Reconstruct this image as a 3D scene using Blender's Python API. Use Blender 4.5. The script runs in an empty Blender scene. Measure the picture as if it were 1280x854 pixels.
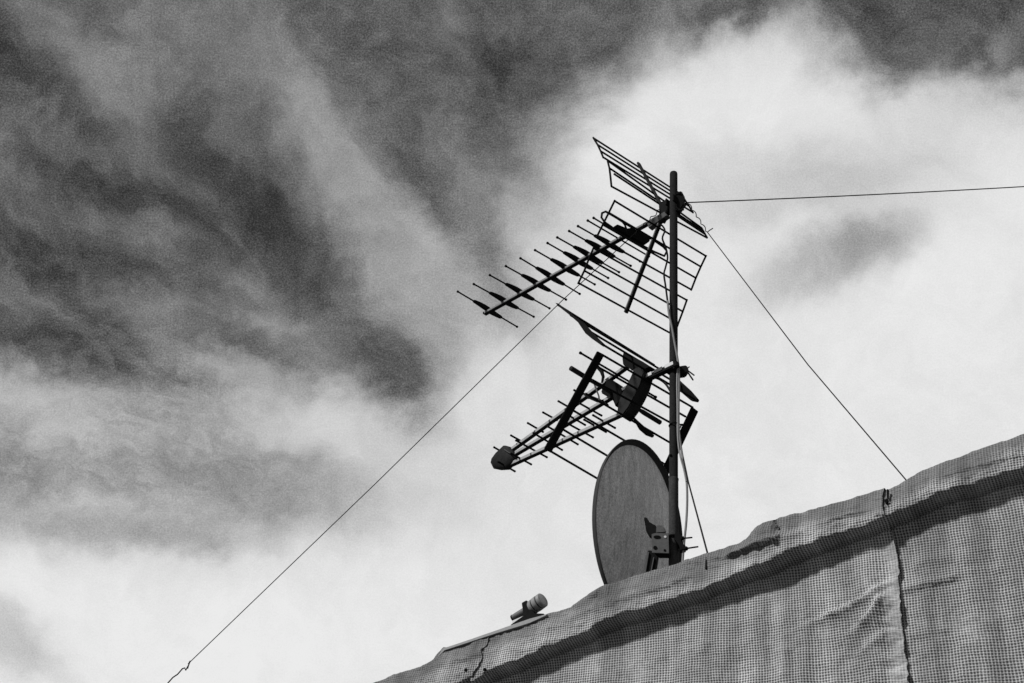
import bpy, bmesh, math, random
from mathutils import Vector, Matrix, noise
random.seed(7)
scene = bpy.context.scene
COL = scene.collection
R = math.radians

# ------------------------------------------------------------------ camera
FPX = 1500.0                                   # focal length in photo pixels (1280 wide)
CAMPOS = Vector((0.0, 0.0, 1.6))
_up = Vector((202.0, 2171.0, -1500.0)).normalized()      # world up seen in camera axes
_f = (Vector((0, 0, -1)) - Vector((0, 0, -1)).dot(_up) * _up).normalized()
_r = _f.cross(_up)
# rows = world axes (X right, Y forward, Z up) expressed in camera axes
C2W = Matrix((_r, _f, _up))
cam_d = bpy.data.cameras.new('camera'); cam = bpy.data.objects.new('camera', cam_d)
COL.objects.link(cam); scene.camera = cam
cam_d.sensor_width = 36.0; cam_d.lens = 36.0 * FPX / 1280.0
cam_d.clip_start = 0.05; cam_d.clip_end = 5000
m4 = C2W.to_4x4(); m4.translation = CAMPOS; cam.matrix_world = m4

def ray(px, py):
    return (C2W @ Vector((px - 640.0, 427.0 - py, -FPX))).normalized()
def on_plane(px, py, p0, n):
    d = ray(px, py); n = Vector(n)
    t = (Vector(p0) - CAMPOS).dot(n) / d.dot(n)
    return CAMPOS + d * t
def slant(px, py, dist):
    return CAMPOS + ray(px, py) * dist

# ------------------------------------------------------------------ sun
SUN_DIR = Vector((-0.88 * math.cos(R(43)), -0.475 * math.cos(R(43)), math.sin(R(43)))).normalized()
sl = bpy.data.lights.new('sun', 'SUN'); sl.energy = 3.8; sl.angle = R(5.0); sl.color = (1, 1, 1)
so = bpy.data.objects.new('sun', sl); COL.objects.link(so); so.location = (-10, -6, 20)
so.rotation_euler = SUN_DIR.to_track_quat('Z', 'Y').to_euler()

scene.view_settings.view_transform = 'Standard'; scene.view_settings.look = 'None'
scene.view_settings.exposure = 0; scene.view_settings.gamma = 1

# ------------------------------------------------------------------ node helper
class NT:
    def __init__(s, tree):
        s.t = tree; s.n = tree.nodes; s.l = tree.links
    def val(s, sock, v):
        if isinstance(v, bpy.types.NodeSocket): s.l.new(v, sock)
        elif v is not None: sock.default_value = v
    def math(s, op, a, b=None, c=None, clamp=False):
        n = s.n.new('ShaderNodeMath'); n.operation = op; n.use_clamp = clamp
        s.val(n.inputs[0], a); s.val(n.inputs[1], b); s.val(n.inputs[2], c); return n.outputs[0]
    def vm(s, op, a, b=None, sc=None):
        n = s.n.new('ShaderNodeVectorMath'); n.operation = op
        s.val(n.inputs[0], a); s.val(n.inputs[1], b)
        if sc is not None: s.val(n.inputs['Scale'], sc)
        return n.outputs['Value'] if op in ('DOT_PRODUCT', 'LENGTH') else n.outputs[0]
    def noise(s, v, scale, detail=4, rough=0.55, dist=0.0, color=False):
        n = s.n.new('ShaderNodeTexNoise'); s.val(n.inputs['Vector'], v)
        n.inputs['Scale'].default_value = scale; n.inputs['Detail'].default_value = detail
        n.inputs['Roughness'].default_value = rough; n.inputs['Distortion'].default_value = dist
        return n.outputs['Color'] if color else n.outputs['Fac']
    def mixf(s, f, a, b):
        n = s.n.new('ShaderNodeMix'); n.data_type = 'FLOAT'
        s.val(n.inputs[0], f); s.val(n.inputs[2], a); s.val(n.inputs[3], b); return n.outputs[0]
    def mixc(s, f, a, b):
        n = s.n.new('ShaderNodeMix'); n.data_type = 'RGBA'
        s.val(n.inputs[0], f); s.val(n.inputs[6], a); s.val(n.inputs[7], b); return n.outputs[2]
    def ramp(s, f, lo, hi, a=0.0, b=1.0):
        n = s.n.new('ShaderNodeMapRange'); n.clamp = True; n.interpolation_type = 'SMOOTHSTEP'
        s.val(n.inputs[0], f); n.inputs[1].default_value = lo; n.inputs[2].default_value = hi
        n.inputs[3].default_value = a; n.inputs[4].default_value = b; return n.outputs[0]
    def grey(s, v):
        n = s.n.new('ShaderNodeCombineColor')
        for i in range(3): s.val(n.inputs[i], v)
        return n.outputs[0]

# ------------------------------------------------------------------ world: cloudy sky
world = bpy.data.worlds.new("World"); scene.world = world; world.use_nodes = True
W = NT(world.node_tree); W.n.clear()
tc = W.n.new('ShaderNodeTexCoord').outputs['Generated']
AX = ray(640, 427)                              # reference axis of the cloud map, a fixed compass direction
AR = (C2W @ Vector((1, 0, 0))); AU = (C2W @ Vector((0, 1, 0)))
def smap(px, py):
    d = ray(px, py); k = 2.0 / (1.0 + d.dot(AX))
    return (d.dot(AR) * k, d.dot(AU) * k)
den = W.math('DIVIDE', 2.0, W.math('MAXIMUM', W.math('ADD', W.vm('DOT_PRODUCT', tc, tuple(AX)), 1.0), 0.02))
cu = W.math('MULTIPLY', W.vm('DOT_PRODUCT', tc, tuple(AR)), den)
cv = W.math('MULTIPLY', W.vm('DOT_PRODUCT', tc, tuple(AU)), den)
cx = W.n.new('ShaderNodeCombineXYZ'); W.val(cx.inputs[0], cu); W.val(cx.inputs[1], cv)
P = cx.outputs[0]
w1 = W.vm('SUBTRACT', W.noise(P, 5.0, 6, 0.6, 0.4, True), (0.5, 0.5, 0.5))
w2 = W.vm('SUBTRACT', W.noise(P, 15.0, 8, 0.62, 0.0, True), (0.5, 0.5, 0.5))
PW = W.vm('ADD', W.vm('ADD', P, W.vm('SCALE', w1, None, 0.10)), W.vm('SCALE', w2, None, 0.055))
# x, y, radius along, radius across, angle (deg, clockwise as seen), grey level 0-255, weight
STROKES = [
 # broad dark bank
 (120, 120, 560, 330, 0, 104, 3.0), (430, 230, 240, 150, 45, 106, 2.0), (620, -20, 300, 110, -8, 90, 2.8),
 (170, 360, 330, 90, 4, 100, 2.4), (470, 430, 100, 80, 50, 104, 1.9), 
 # broad bright zones
 (900, 250, 210, 130, -22, 233, 3.0), (975, 90, 110, 120, 0, 233, 3.0), (1170, 290, 380, 150, -8, 231, 3.0),
 (300, 790, 700, 92, 0, 234, 2.6), (790, 560, 290, 230, 0, 230, 3.0), (690, 420, 110, 130, 20, 222, 1.6),
 (1750, 560, 520, 560, 0, 228, 2.2),  # bright zone out of frame, added to light the back of the dish
 # grey, broken lower deck
 (90, 575, 320, 84, 4, 172, 2.0), (400, 520, 110, 60, 25, 212, 1.0),
 # lit rims and pockets in the bank
 (-10, 10, 70, 60, 0, 56, 1.5), (20, 105, 110, 36, 0, 76, 1.2), (105, 65, 120, 34, 50, 142, 0.9),
 (290, 22, 60, 30, 30, 120, 0.8), (160, 85, 90, 26, 25, 132, .7), (575, 55, 26, 80, -14, 134, 1.0),
 (470, 60, 190, 44, 40, 74, 1.1), (640, 60, 44, 100, 0, 74, 1.1), (580, 150, 120, 40, 50, 84, .8),
 (70, 135, 80, 22, 10, 84, .8),
 (330, 108, 120, 44, 30, 134, 1.0), (400, 175, 95, 32, 60, 158, 1.0), (455, 268, 80, 28, 62, 158, 1.0),
 (530, 225, 150, 32, 55, 84, 1.3), (515, 335, 80, 34, 52, 160, 1.0), (525, 400, 40, 60, -10, 158, .8),
 (90, 205, 110, 24, 20, 80, 1.0), 
 (250, 160, 34, 60, 20, 86, .9), (190, 240, 130, 24, 20, 76, 1.0), 
 (240, 212, 60, 24, 40, 128, 0.7), (185, 288, 80, 28, 5, 134, 1.0), 
 (330, 270, 120, 54, 50, 84, 1.2), (80, 325, 190, 44, 5, 74, 1.3), (270, 320, 80, 30, 30, 84, .9),
 (420, 370, 130, 40, 45, 90, 1.1), (320, 342, 34, 22, 20, 136, .7),
 (195, 378, 70, 24, 10, 140, .8), (350, 402, 80, 22, 8, 160, .9), (20, 392, 60, 26, 0, 128, .8),
 (490, 455, 60, 44, 50, 94, 1.3), (160, 428, 200, 34, 4, 84, 1.5), (290, 452, 90, 24, 20, 184, .8),
 # detail of the lower deck
 (40, 500, 90, 24, 5, 186, .8), (180, 512, 70, 26, 0, 146, .9), (250, 590, 150, 34, 10, 144, 1.0), (80, 605, 120, 28, 5, 146, .9),
 (15, 560, 40, 28, 0, 138, .8), (330, 612, 90, 26, 15, 154, .9), (70, 640, 90, 16, 0, 184, .7),
 (75, 545, 60, 16, 0, 196, .6), (170, 664, 110, 16, 4, 154, .9), (10, 830, 70, 34, 20, 190, 1.0),
 # right hand side
 (625, 340, 40, 90, 15, 180, .8), (585, 270, 34, 100, -12, 116, 1.0), (560, 380, 26, 60, 0, 150, .7), (330, 560, 90, 14, 20, 150, .6),  (720, 30, 150, 62, -22, 84, 1.7), (890, 0, 80, 26, -10, 96, 1.3),
 (1190, 15, 140, 62, 6, 80, 3.2), (1120, 80, 60, 34, 0, 104, 1.2), (1245, 60, 22, 24, 0, 160, .5),
 (880, 215, 80, 40, 0, 208, .7), (1030, 225, 150, 34, -12, 192, 1.0), (1120, 165, 130, 36, -25, 210, .7),
 (1072, 305, 70, 34, -22, 142, 1.1), (1020, 330, 90, 34, -15, 182, .9), 

]
# unseen sky far from the view, darkened to cut ambient light, with cloud patches
away = W.ramp(W.vm('DOT_PRODUCT', tc, tuple(AX)), 0.30, 0.86)
broken = W.ramp(W.noise(tc, 2.2, 7, 0.6, 0.6), 0.38, 0.64, 0.30, 0.68)
BASE = W.mixf(away, broken, 0.90)
acc = None
for (x, y, ra, rb, ang, g, w) in STROKES:
    mp = W.n.new('ShaderNodeMapping'); mp.vector_type = 'TEXTURE'
    W.l.new(PW, mp.inputs[0]); c = smap(x, y)
    mp.inputs['Location'].default_value = (c[0], c[1], 0)
    mp.inputs['Rotation'].default_value = (0, 0, R(-ang))
    mp.inputs['Scale'].default_value = (ra / FPX, rb / FPX, 1)
    q = W.vm('DOT_PRODUCT', mp.outputs[0], mp.outputs[0])
    gs = W.math('MULTIPLY', W.math('POWER', math.exp(-1), q), w, clamp=True)
    acc = W.mixf(gs, BASE if acc is None else acc, g / 255.0)
# turbulent detail, stronger where the cloud is thick and dark
mpd = W.n.new('ShaderNodeMapping'); mpd.vector_type = 'TEXTURE'; W.l.new(W.vm('ADD', P, W.vm('SCALE', w1, None, 0.22)), mpd.inputs[0])
mpd.inputs['Rotation'].default_value = (0, 0, R(-48)); mpd.inputs['Scale'].default_value = (1.6, 0.9, 1)
fb = W.math('SUBTRACT', W.noise(mpd.outputs[0], 10.0, 10, 0.62, 0.5), 0.5)
fb2 = W.math('SUBTRACT', W.noise(PW, 38.0, 8, 0.65, 0.6), 0.5)
det = W.math('ADD', W.math('MULTIPLY', fb, 0.80), W.math('MULTIPLY', fb2, 0.38))
amp = W.math('MAXIMUM', W.math('MULTIPLY', W.math('SUBTRACT', 0.93, acc), 1.25, clamp=True), 0.15)
# small ripples on the underside of the low deck
mpr = W.n.new('ShaderNodeMapping'); mpr.vector_type = 'TEXTURE'; W.l.new(PW, mpr.inputs[0])
mpr.inputs['Rotation'].default_value = (0, 0, R(-14)); mpr.inputs['Scale'].default_value = (2.2, 1.0, 1)
rip = W.math('SUBTRACT', W.noise(mpr.outputs[0], 75.0, 6, 0.6, 1.2), 0.5)
mpm = W.n.new('ShaderNodeMapping'); mpm.vector_type = 'TEXTURE'; W.l.new(P, mpm.inputs[0]); c = smap(140, 560)
mpm.inputs['Location'].default_value = (c[0], c[1], 0); mpm.inputs['Scale'].default_value = (330 / FPX, 125 / FPX, 1)
rm = W.math('POWER', math.exp(-1), W.vm('DOT_PRODUCT', mpm.outputs[0], mpm.outputs[0]))
det = W.math('ADD', det, W.math('MULTIPLY', rip, W.math('MULTIPLY', rm, 0.75)))
val = W.math('ADD', acc, W.math('MULTIPLY', det, amp))
gr = W.math('SUBTRACT', W.noise(P, 700.0, 2, 0.9), 0.5)          # grain of the cloud mass
gamp = W.math('MULTIPLY', W.math('SUBTRACT', 1.02, acc), 0.85)
val = W.math('ADD', val, W.math('MULTIPLY', gr, gamp))
val = W.math('MINIMUM', W.math('MAXIMUM', val, 0.16), 0.925)
lin = W.math('POWER', W.math('DIVIDE', W.math('ADD', val, 0.055), 1.055), 2.4)
nish = W.n.new('ShaderNodeTexSky'); nish.sky_type = 'NISHITA'; nish.sun_disc = False
nish.sun_elevation = math.asin(SUN_DIR.z); nish.sun_rotation = math.atan2(SUN_DIR.x, SUN_DIR.y)
bw = W.n.new('ShaderNodeRGBToBW'); W.l.new(nish.outputs[0], bw.inputs[0])
tot = W.math('ADD', W.math('MULTIPLY', lin, 9.9), W.math('MULTIPLY', bw.outputs[0], 0.03))
bg = W.n.new('ShaderNodeBackground'); bg.inputs['Strength'].default_value = 0.1
W.l.new(W.grey(tot), bg.inputs['Color'])
wo = W.n.new('ShaderNodeOutputWorld'); W.l.new(bg.outputs[0], wo.inputs[0])
#@@BUILD
import numpy as np
# ------------------------------------------------------------------ materials (a grey world: the photograph is monochrome)
def material(name, base, rough=0.6, metal=0.0, spots=0.0, spot_scale=60.0, bump=0.0, bump_scale=200.0, streak=0.0, streak_scale=30.0, spec=0.3):
    m = bpy.data.materials.new(name); m.use_nodes = True
    T = NT(m.node_tree); b = T.n['Principled BSDF']
    co = T.n.new('ShaderNodeTexCoord').outputs['Object']
    v = None
    f = T.math('MULTIPLY_ADD', T.math('SUBTRACT', T.noise(co, spot_scale, 6, 0.65), 0.5), spots * 2, 1.0)
    if streak:
        mp = T.n.new('ShaderNodeMapping'); T.l.new(co, mp.inputs[0]); mp.inputs['Scale'].default_value = (1, 1, 0.2)
        f = T.math('MULTIPLY', f, T.math('MULTIPLY_ADD', T.math('SUBTRACT', T.noise(mp.outputs[0], streak_scale, 7, 0.7), 0.5), streak * 2, 1.0))
    T.l.new(T.grey(T.math('MULTIPLY', f, base)), b.inputs['Base Color'])
    b.inputs['Roughness'].default_value = rough; b.inputs['Metallic'].default_value = metal
    b.inputs['Specular IOR Level'].default_value = spec
    if bump:
        bn = T.n.new('ShaderNodeBump'); bn.inputs['Strength'].default_value = bump; bn.inputs['Distance'].default_value = 0.002
        T.l.new(T.noise(co, bump_scale, 4, 0.6), bn.inputs['Height']); T.l.new(bn.outputs[0], b.inputs['Normal'])
    return m
M_DARK = material('dark_metal', 0.012, 0.8, 0.0, 0.5, 80, 0.3, 300, spec=0.03)
M_ALU = material('weathered_aluminium', 0.22, 0.7, 0.0, 0.35, 50, 0.2, 250, spec=0.1)
M_ALU2 = material('bright_aluminium', 0.36, 0.7, 0.0, 0.25, 50, 0.2, 250, spec=0.1)
M_ROD = material('tarnished_rod', 0.010, 0.8, 0.0, 0.3, 80, spec=0.02)
M_PLASTIC = material('dark_plastic', 0.010, 0.8, 0.0, 0.3, 30, 0.2, 120, spec=0.03)
M_GREYPLASTIC = material('faded_plastic', 0.07, 0.7, 0.0, 0.5, 30, 0.2, 120, spec=0.1)
M_MAST = material('mast_steel', 0.055, 0.9, 0.0, 0.9, 120, 0.7, 260, 0.6, 60, spec=0.03)
M_MAST2 = material('mast_steel_upper', 0.022, 0.9, 0.0, 0.9, 120, 0.5, 260, 0.4, 40, spec=0.03)
M_DISH = material('dish_paint', 0.78, 0.85, 0.0, 1.0, 110, 0.6, 180, 0.75, 38, spec=0.05)
M_DISHRIM = material('dish_rim_paint', 0.05, 0.8, 0.0, 0.3, 40, spec=0.05)
M_BRACKET = material('galvanised_bracket', 0.10, 0.75, 0.0, 0.5, 60, 0.3, 200, spec=0.1)
M_WIRE = material('steel_wire', 0.012, 0.8, spec=0.05)
M_CABLE = material('black_cable', 0.012, 0.7, spec=0.05)
M_PALECABLE = material('pale_cable', 0.22, 0.6, 0.0, 0.3, 60, spec=0.1)
M_LABEL = material('pale_plate', 0.6, 0.6, 0.0, 0.1, 80, spec=0.1)
M_LIGHTGREY = material('pale_metal', 0.30, 0.6, 0.0, 0.3, 60, 0.2, 200, spec=0.1)
M_CONC = material('render_wall', 0.10, 0.9, 0.0, 0.4, 6, 0.8, 60)
M_GROUND = material('ground_asphalt', 0.07, 0.9, 0.0, 0.5, 3, 0.5, 40)
M_BLACK = material('hole_black', 0.008, 0.9, spec=0.0)

def make_sheet_material(seed, tone=1.0):
    m = bpy.data.materials.new('woven_sheeting'); m.use_nodes = True
    T = NT(m.node_tree); b = T.n['Principled BSDF']
    uv = T.n.new('ShaderNodeTexCoord').outputs['UV']
    wob = T.vm('SUBTRACT', T.noise(uv, 7.0, 3, 0.6, 0, True), (0.5, 0.5, 0.5))
    wob2 = T.vm('SUBTRACT', T.noise(uv, 90.0, 2, 0.6, 0, True), (0.5, 0.5, 0.5))
    p = T.vm('ADD', T.vm('ADD', uv, T.vm('SCALE', wob, None, 0.014)), T.vm('SCALE', wob2, None, 0.0022))
    sp = T.n.new('ShaderNodeSeparateXYZ'); T.l.new(p, sp.inputs[0])
    PU, PV = WEAVE
    wu = T.math('MULTIPLY_ADD', T.math('COSINE', T.math('MULTIPLY', sp.outputs[0], 2 * math.pi / PU)), 0.5, 0.5)
    wv = T.math('MULTIPLY_ADD', T.math('COSINE', T.math('MULTIPLY', sp.outputs[1], 2 * math.pi / PV)), 0.5, 0.5)
    # warp and weft tapes: 1 on a tape, 0 in the hole between four of them
    tape = T.math('MAXIMUM', T.math('MULTIPLY', wu, 1.0), T.math('MULTIPLY', wv, 0.82))
    cross = T.math('MULTIPLY', wu, wv)
    thread = T.math('MULTIPLY', T.ramp(tape, 0.25, 0.92), T.math('MULTIPLY_ADD', cross, 0.55, 0.58))
    hem = T.n.new('ShaderNodeAttribute'); hem.attribute_name = 'hem'
    hm = T.n.new('ShaderNodeMapping'); T.l.new(uv, hm.inputs[0]); hm.inputs['Scale'].default_value = (0.16, 1, 1)
    hl = T.noise(hm.outputs[0], 130.0, 4, 0.65)
    thread = T.mixf(hem.outputs['Fac'], thread, T.math('ADD', T.math('MULTIPLY', thread, 0.25), T.ramp(hl, 0.3, 0.7, 0.22, 0.75)))
    # soiling and rubbed patches, each with its own shape
    mp = T.n.new('ShaderNodeMapping'); T.l.new(uv, mp.inputs[0]); mp.inputs['Scale'].default_value = (1, 0.10, 1); mp.inputs['Location'].default_value = (seed, 0, 0)
    st = T.noise(mp.outputs[0], 9.0, 4, 0.6)
    st3 = T.noise(mp.outputs[0], 120.0, 2, 0.6)
    st2 = T.noise(uv, 3.2, 6, 0.6)
    st4 = T.noise(uv, 140.0, 3, 0.7)
    worn = T.ramp(T.noise(T.vm('ADD', uv, (3.3 + seed, 1.0, 0)), 5.0, 6, 0.7), 0.50, 0.68)
    dirt = T.math('MULTIPLY', T.math('MULTIPLY_ADD', st, 1.7, 0.12), T.math('MULTIPLY_ADD', st2, 0.8, 0.58))
    dirt = T.math('MULTIPLY', dirt, T.math('MULTIPLY_ADD', st3, 0.5, 0.75))
    dirt = T.math('MULTIPLY', dirt, T.math('MULTIPLY_ADD', st4, 0.7, 0.65))
    lo = T.math('MULTIPLY_ADD', worn, 0.14, 0.055)
    dust = T.n.new('ShaderNodeAttribute'); dust.attribute_name = 'dust'
    col = T.math('MULTIPLY', T.math('MULTIPLY', T.mixf(thread, lo, 0.52), dirt), tone)
    col = T.mixf(dust.outputs['Fac'], col, T.math('MULTIPLY', T.math('MULTIPLY_ADD', thread, 0.09, 0.085), dirt))
    T.l.new(T.grey(T.math('MINIMUM', col, 0.8)), b.inputs['Base Color'])
    b.inputs['Roughness'].default_value = 0.6; b.inputs['Specular IOR Level'].default_value = 0.15
    bn = T.n.new('ShaderNodeBump'); bn.inputs['Strength'].default_value = 0.7; bn.inputs['Distance'].default_value = 0.0025
    h = T.math('ADD', T.math('ADD', thread, T.math('MULTIPLY', st4, 0.5)), T.math('MULTIPLY', T.noise(uv, 28.0, 4, 0.6), 2.0))
    T.l.new(h, bn.inputs['Height']); T.l.new(bn.outputs[0], b.inputs['Normal'])
    return m

# ------------------------------------------------------------------ object helpers
def finish(name, bm, mat, parent=None, smooth=True, angle=40):
    base = Vector((0, 0, 0)); q = parent
    while q is not None: base = base + Vector(q.location); q = q.parent
    for v in bm.verts: v.co -= base
    bmesh.ops.recalc_face_normals(bm, faces=bm.faces)
    me = bpy.data.meshes.new(name); bm.to_mesh(me); bm.free()
    if smooth:
        for p in me.polygons: p.use_smooth = True
        me.set_sharp_from_angle(angle=R(angle))
    me.materials.append(mat)
    o = bpy.data.objects.new(name, me); COL.objects.link(o)
    if parent is not None: o.parent = parent
    return o
def tag(o, label=None, cat=None, group=None, kind=None):
    if label: o['label'] = label
    if cat: o['category'] = cat
    if group: o['group'] = group
    if kind: o['kind'] = kind
    return o
def empty(name, loc, label, cat, group=None):
    o = bpy.data.objects.new(name, None); COL.objects.link(o); o.location = loc; o.empty_display_size = 0.1
    return tag(o, label, cat, group)
def frame(d):
    d = d.normalized(); a = Vector((0, 0, 1)) if abs(d.z) < 0.9 else Vector((1, 0, 0))
    u = d.cross(a).normalized(); return u, u.cross(d).normalized()
def tube(bm, pts, r, seg=8, closed=False, taper=None):
    pts = [Vector(p) for p in pts]; n = len(pts); rings = []
    tang = []
    for i in range(n):
        if closed: t = pts[(i + 1) % n] - pts[i - 1]
        else: t = pts[min(i + 1, n - 1)] - pts[max(i - 1, 0)]
        tang.append(t.normalized())
    u, _ = frame(tang[0])
    for i in range(n):
        u = (u - u.dot(tang[i]) * tang[i]).normalized(); v = tang[i].cross(u)
        rr = r if taper is None else taper[i]
        rings.append([bm.verts.new(pts[i] + (u * math.cos(2 * math.pi * k / seg) + v * math.sin(2 * math.pi * k / seg)) * rr) for k in range(seg)])
    for i in range(n if closed else n - 1):
        a, b = rings[i], rings[(i + 1) % n]
        for k in range(seg): bm.faces.new((a[k], a[(k + 1) % seg], b[(k + 1) % seg], b[k]))
    if not closed: bm.faces.new(rings[0][::-1]); bm.faces.new(rings[-1])
    return bm
def lathe(bm, p0, axis, prof, seg=20):            # prof: (distance along axis, radius)
    axis = axis.normalized(); return tube(bm, [p0 + axis * a for a, _ in prof], 1, seg, taper=[max(r, 1e-4) for _, r in prof])
def beam(bm, p0, p1, side, w, h, bev=0.0):        # box section, w along side
    p0, p1 = Vector(p0), Vector(p1); d = (p1 - p0).normalized(); s = Vector(side); s = (s - s.dot(d) * d).normalized(); u = s.cross(d)
    a = [[bm.verts.new(p + s * (i * w / 2) + u * (j * h / 2)) for i, j in ((-1, -1), (1, -1), (1, 1), (-1, 1))] for p in (p0, p1)]
    fs = [bm.faces.new(a[0][::-1]), bm.faces.new(a[1])]
    for k in range(4): fs.append(bm.faces.new((a[0][k], a[0][(k + 1) % 4], a[1][(k + 1) % 4], a[1][k])))
    if bev:
        es = {e for f in fs for e in f.edges}; bmesh.ops.bevel(bm, geom=list(es), offset=bev, segments=2, affect='EDGES')
    return bm
def slab(bm, pts, ext, bev=0.0):                  # polygon extruded by +-ext/2
    ext = Vector(ext) / 2
    a = [bm.verts.new(Vector(p) - ext) for p in pts]; b = [bm.verts.new(Vector(p) + ext) for p in pts]; n = len(pts)
    fs = [bm.faces.new(a[::-1]), bm.faces.new(b)]
    for k in range(n): fs.append(bm.faces.new((a[k], a[(k + 1) % n], b[(k + 1) % n], b[k])))
    if bev:
        es = {e for f in fs for e in f.edges}; bmesh.ops.bevel(bm, geom=list(es), offset=bev, segments=2, affect='EDGES')
    return bm
def rod_with_caps(p0, p1, r, cap, seg=8):
    bm = bmesh.new(); p0, p1 = Vector(p0), Vector(p1); d = (p1 - p0).normalized(); L = (p1 - p0).length; c = cap
    lathe(bm, p0, d, [(0, c * 0.6), (0.002, c), (0.012, c), (0.014, r), (L - 0.014, r), (L - 0.012, c), (L - 0.002, c), (L, c * 0.6)], seg)
    return bm

# ------------------------------------------------------------------ where things stand
DM = 5.5                                            # mast, metres from the camera along the ground
_a = R(9.3227)
MB = Vector((DM * math.sin(_a), DM * math.cos(_a), 0))
VH = Vector((math.sin(_a), math.cos(_a), 0))        # from the camera to the mast
AZ = R(-41.0)
B = Vector((math.sin(AZ), math.cos(AZ), 0))         # the way both aerials point
E = Vector((B.y, -B.x, 0))                          # along their elements
def mastp(px, py, off=0.0): return on_plane(px, py, MB - VH * off, VH)
WN = Vector((-0.530, -0.848, 0)); WS = Vector((0.848, -0.530, 0))
W0 = Vector((4.7 * math.sin(_a), 4.7 * math.cos(_a), 0))
def wallp(px, py, d=0.0): return on_plane(px, py, W0 + WN * d, WN)
def wallsz(px, py, d=0.0):
    q = wallp(px, py, d); return ((q - W0).dot(WS), q.z)
def wall_xyz(s, z, d): return W0 + WS * s + WN * d + Vector((0, 0, z))

EDGE = [(250, 936), (400, 881), (475, 852), (534, 832), (544, 826), (549, 819), (556, 812.5), (592, 801), (621, 791), (641, 784.5), (681, 770),
        (720, 758), (736, 747), (753, 735.5), (795, 720), (838, 707), (881, 694), (930, 677), (938, 674), (942, 669), (947, 660), (955, 654.5), (977, 649), (1014, 638.5),
        (1060, 625), (1093, 615), (1120, 606), (1132, 599), (1152, 587), (1218, 563.5), (1280, 542), (1400, 500), (1560, 446), (1900, 331)]
LIP = [(250, 985), (400, 930), (520, 880), (590, 852), (609, 839), (635, 830), (663, 817), (712, 796.6), (727, 793), (749, 780), (780, 768), (810, 759),
       (869, 739), (914, 720), (970, 700), (1002, 684), (1083, 655), (1109, 643.5), (1119, 637), (1156, 621), (1201, 606), (1246, 592.5), (1280, 583), (1400, 545), (1560, 495), (1900, 386)]
DE, DL = 0.03, 0.072
ed = np.array([wallsz(x, y, DE) for x, y in EDGE]); lp = np.array([wallsz(x, y, DL) for x, y in LIP])
def edge_z(s): return np.interp(s, ed[:, 0], ed[:, 1])
def lip_z(s): return np.interp(s, lp[:, 0], lp[:, 1])
PX_SCALE = (wallp(1211, 720) - wallp(1210, 720)).length, (wallp(1210, 721) - wallp(1210, 720)).length
WEAVE = (4.0 * abs((wallp(1211, 719.88) - wallp(1210, 720)).dot(WS)), 3.33 * abs(wallp(1210.15, 721).z - wallp(1210, 720).z))
print('WEAVE', WEAVE, 'edge s', ed[0], ed[-1], 'mast top z', mastp(842, 215).z, 'wall z at mast', edge_z(0.0))

# ------------------------------------------------------------------ ground, building
bm = bmesh.new(); g = 400
bm.faces.new([bm.verts.new(v) for v in ((-g, -g, 0), (g, -g, 0), (g, g, 0), (-g, g, 0))])
tag(finish('ground', bm, M_GROUND, smooth=False), kind='structure')

bld = empty('building', wall_xyz(0, 0, -0.1), 'building whose sloping topped wall is wrapped in woven sheeting', 'building')
bm = bmesh.new()
ss = np.linspace(ed[0, 0] + 0.02, ed[-1, 0] - 0.02, 60)
poly = [wall_xyz(ss[0], 0.0, -0.14)] + [wall_xyz(ss[-1], 0.0, -0.14)] + [wall_xyz(s, edge_z(s) - 0.07, -0.14) for s in ss[::-1]]
slab(bm, poly, WN * 0.14); finish('wall', bm, M_CONC, bld, smooth=False)
DECK = float(edge_z(-1.5)) - 0.35
bm = bmesh.new()
slab(bm, [wall_xyz(s, DECK, d) for s, d in ((ss[0] + .1, -0.2), (ss[-1] - .1, -0.2), (ss[-1] - .1, -5.0), (ss[0] + .1, -5.0))], (0, 0, 0.16))
finish('roof_deck', bm, M_CONC, bld, smooth=False)
for sa, sb, da, db in ((ss[0], ss[0] + 0.18, -0.2, -5.0), (ss[-1] - 0.18, ss[-1], -0.2, -5.0), (ss[0] + 0.18, ss[-1] - 0.18, -4.82, -5.0)):
    bm = bmesh.new(); zt = DECK - 0.09
    slab(bm, [wall_xyz(sa, zt / 2, da), wall_xyz(sb, zt / 2, da), wall_xyz(sb, zt / 2, db), wall_xyz(sa, zt / 2, db)], (0, 0, zt)); finish('side_wall', bm, M_CONC, bld, smooth=False)

# ------------------------------------------------------------------ woven sheets over the wall
def fbm2(x, y, seed, octv=4):
    out = np.zeros_like(x); a = 1.0
    it = np.nditer([x, y], flags=['multi_index'])
    for xv, yv in it:
        out[it.multi_index] = noise.fractal(Vector((float(xv), float(yv), seed)), 0.8, 2.0, octv)
    return out
def px_line(pts, d=0.0): return np.array([wallsz(x, y, d) for x, y in pts])
def dist_to(line, S, Z):                            # distance, signed side, along fraction
    best = np.full(S.shape, 9.0); side = np.zeros(S.shape); along = np.zeros(S.shape); n = len(line) - 1
    for i in range(n):
        a, b = line[i], line[i + 1]; ab = b - a; L2 = (ab ** 2).sum()
        t = np.clip(((S - a[0]) * ab[0] + (Z - a[1]) * ab[1]) / L2, 0, 1)
        dx, dz = S - (a[0] + t * ab[0]), Z - (a[1] + t * ab[1]); dd = np.hypot(dx, dz)
        sg = ab[0] * dz - ab[1] * dx
        m = dd < best
        best = np.where(m, dd, best); side = np.where(m, sg, side); along = np.where(m, (i + t) / n, along)
    return best, np.sign(side), along
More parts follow.
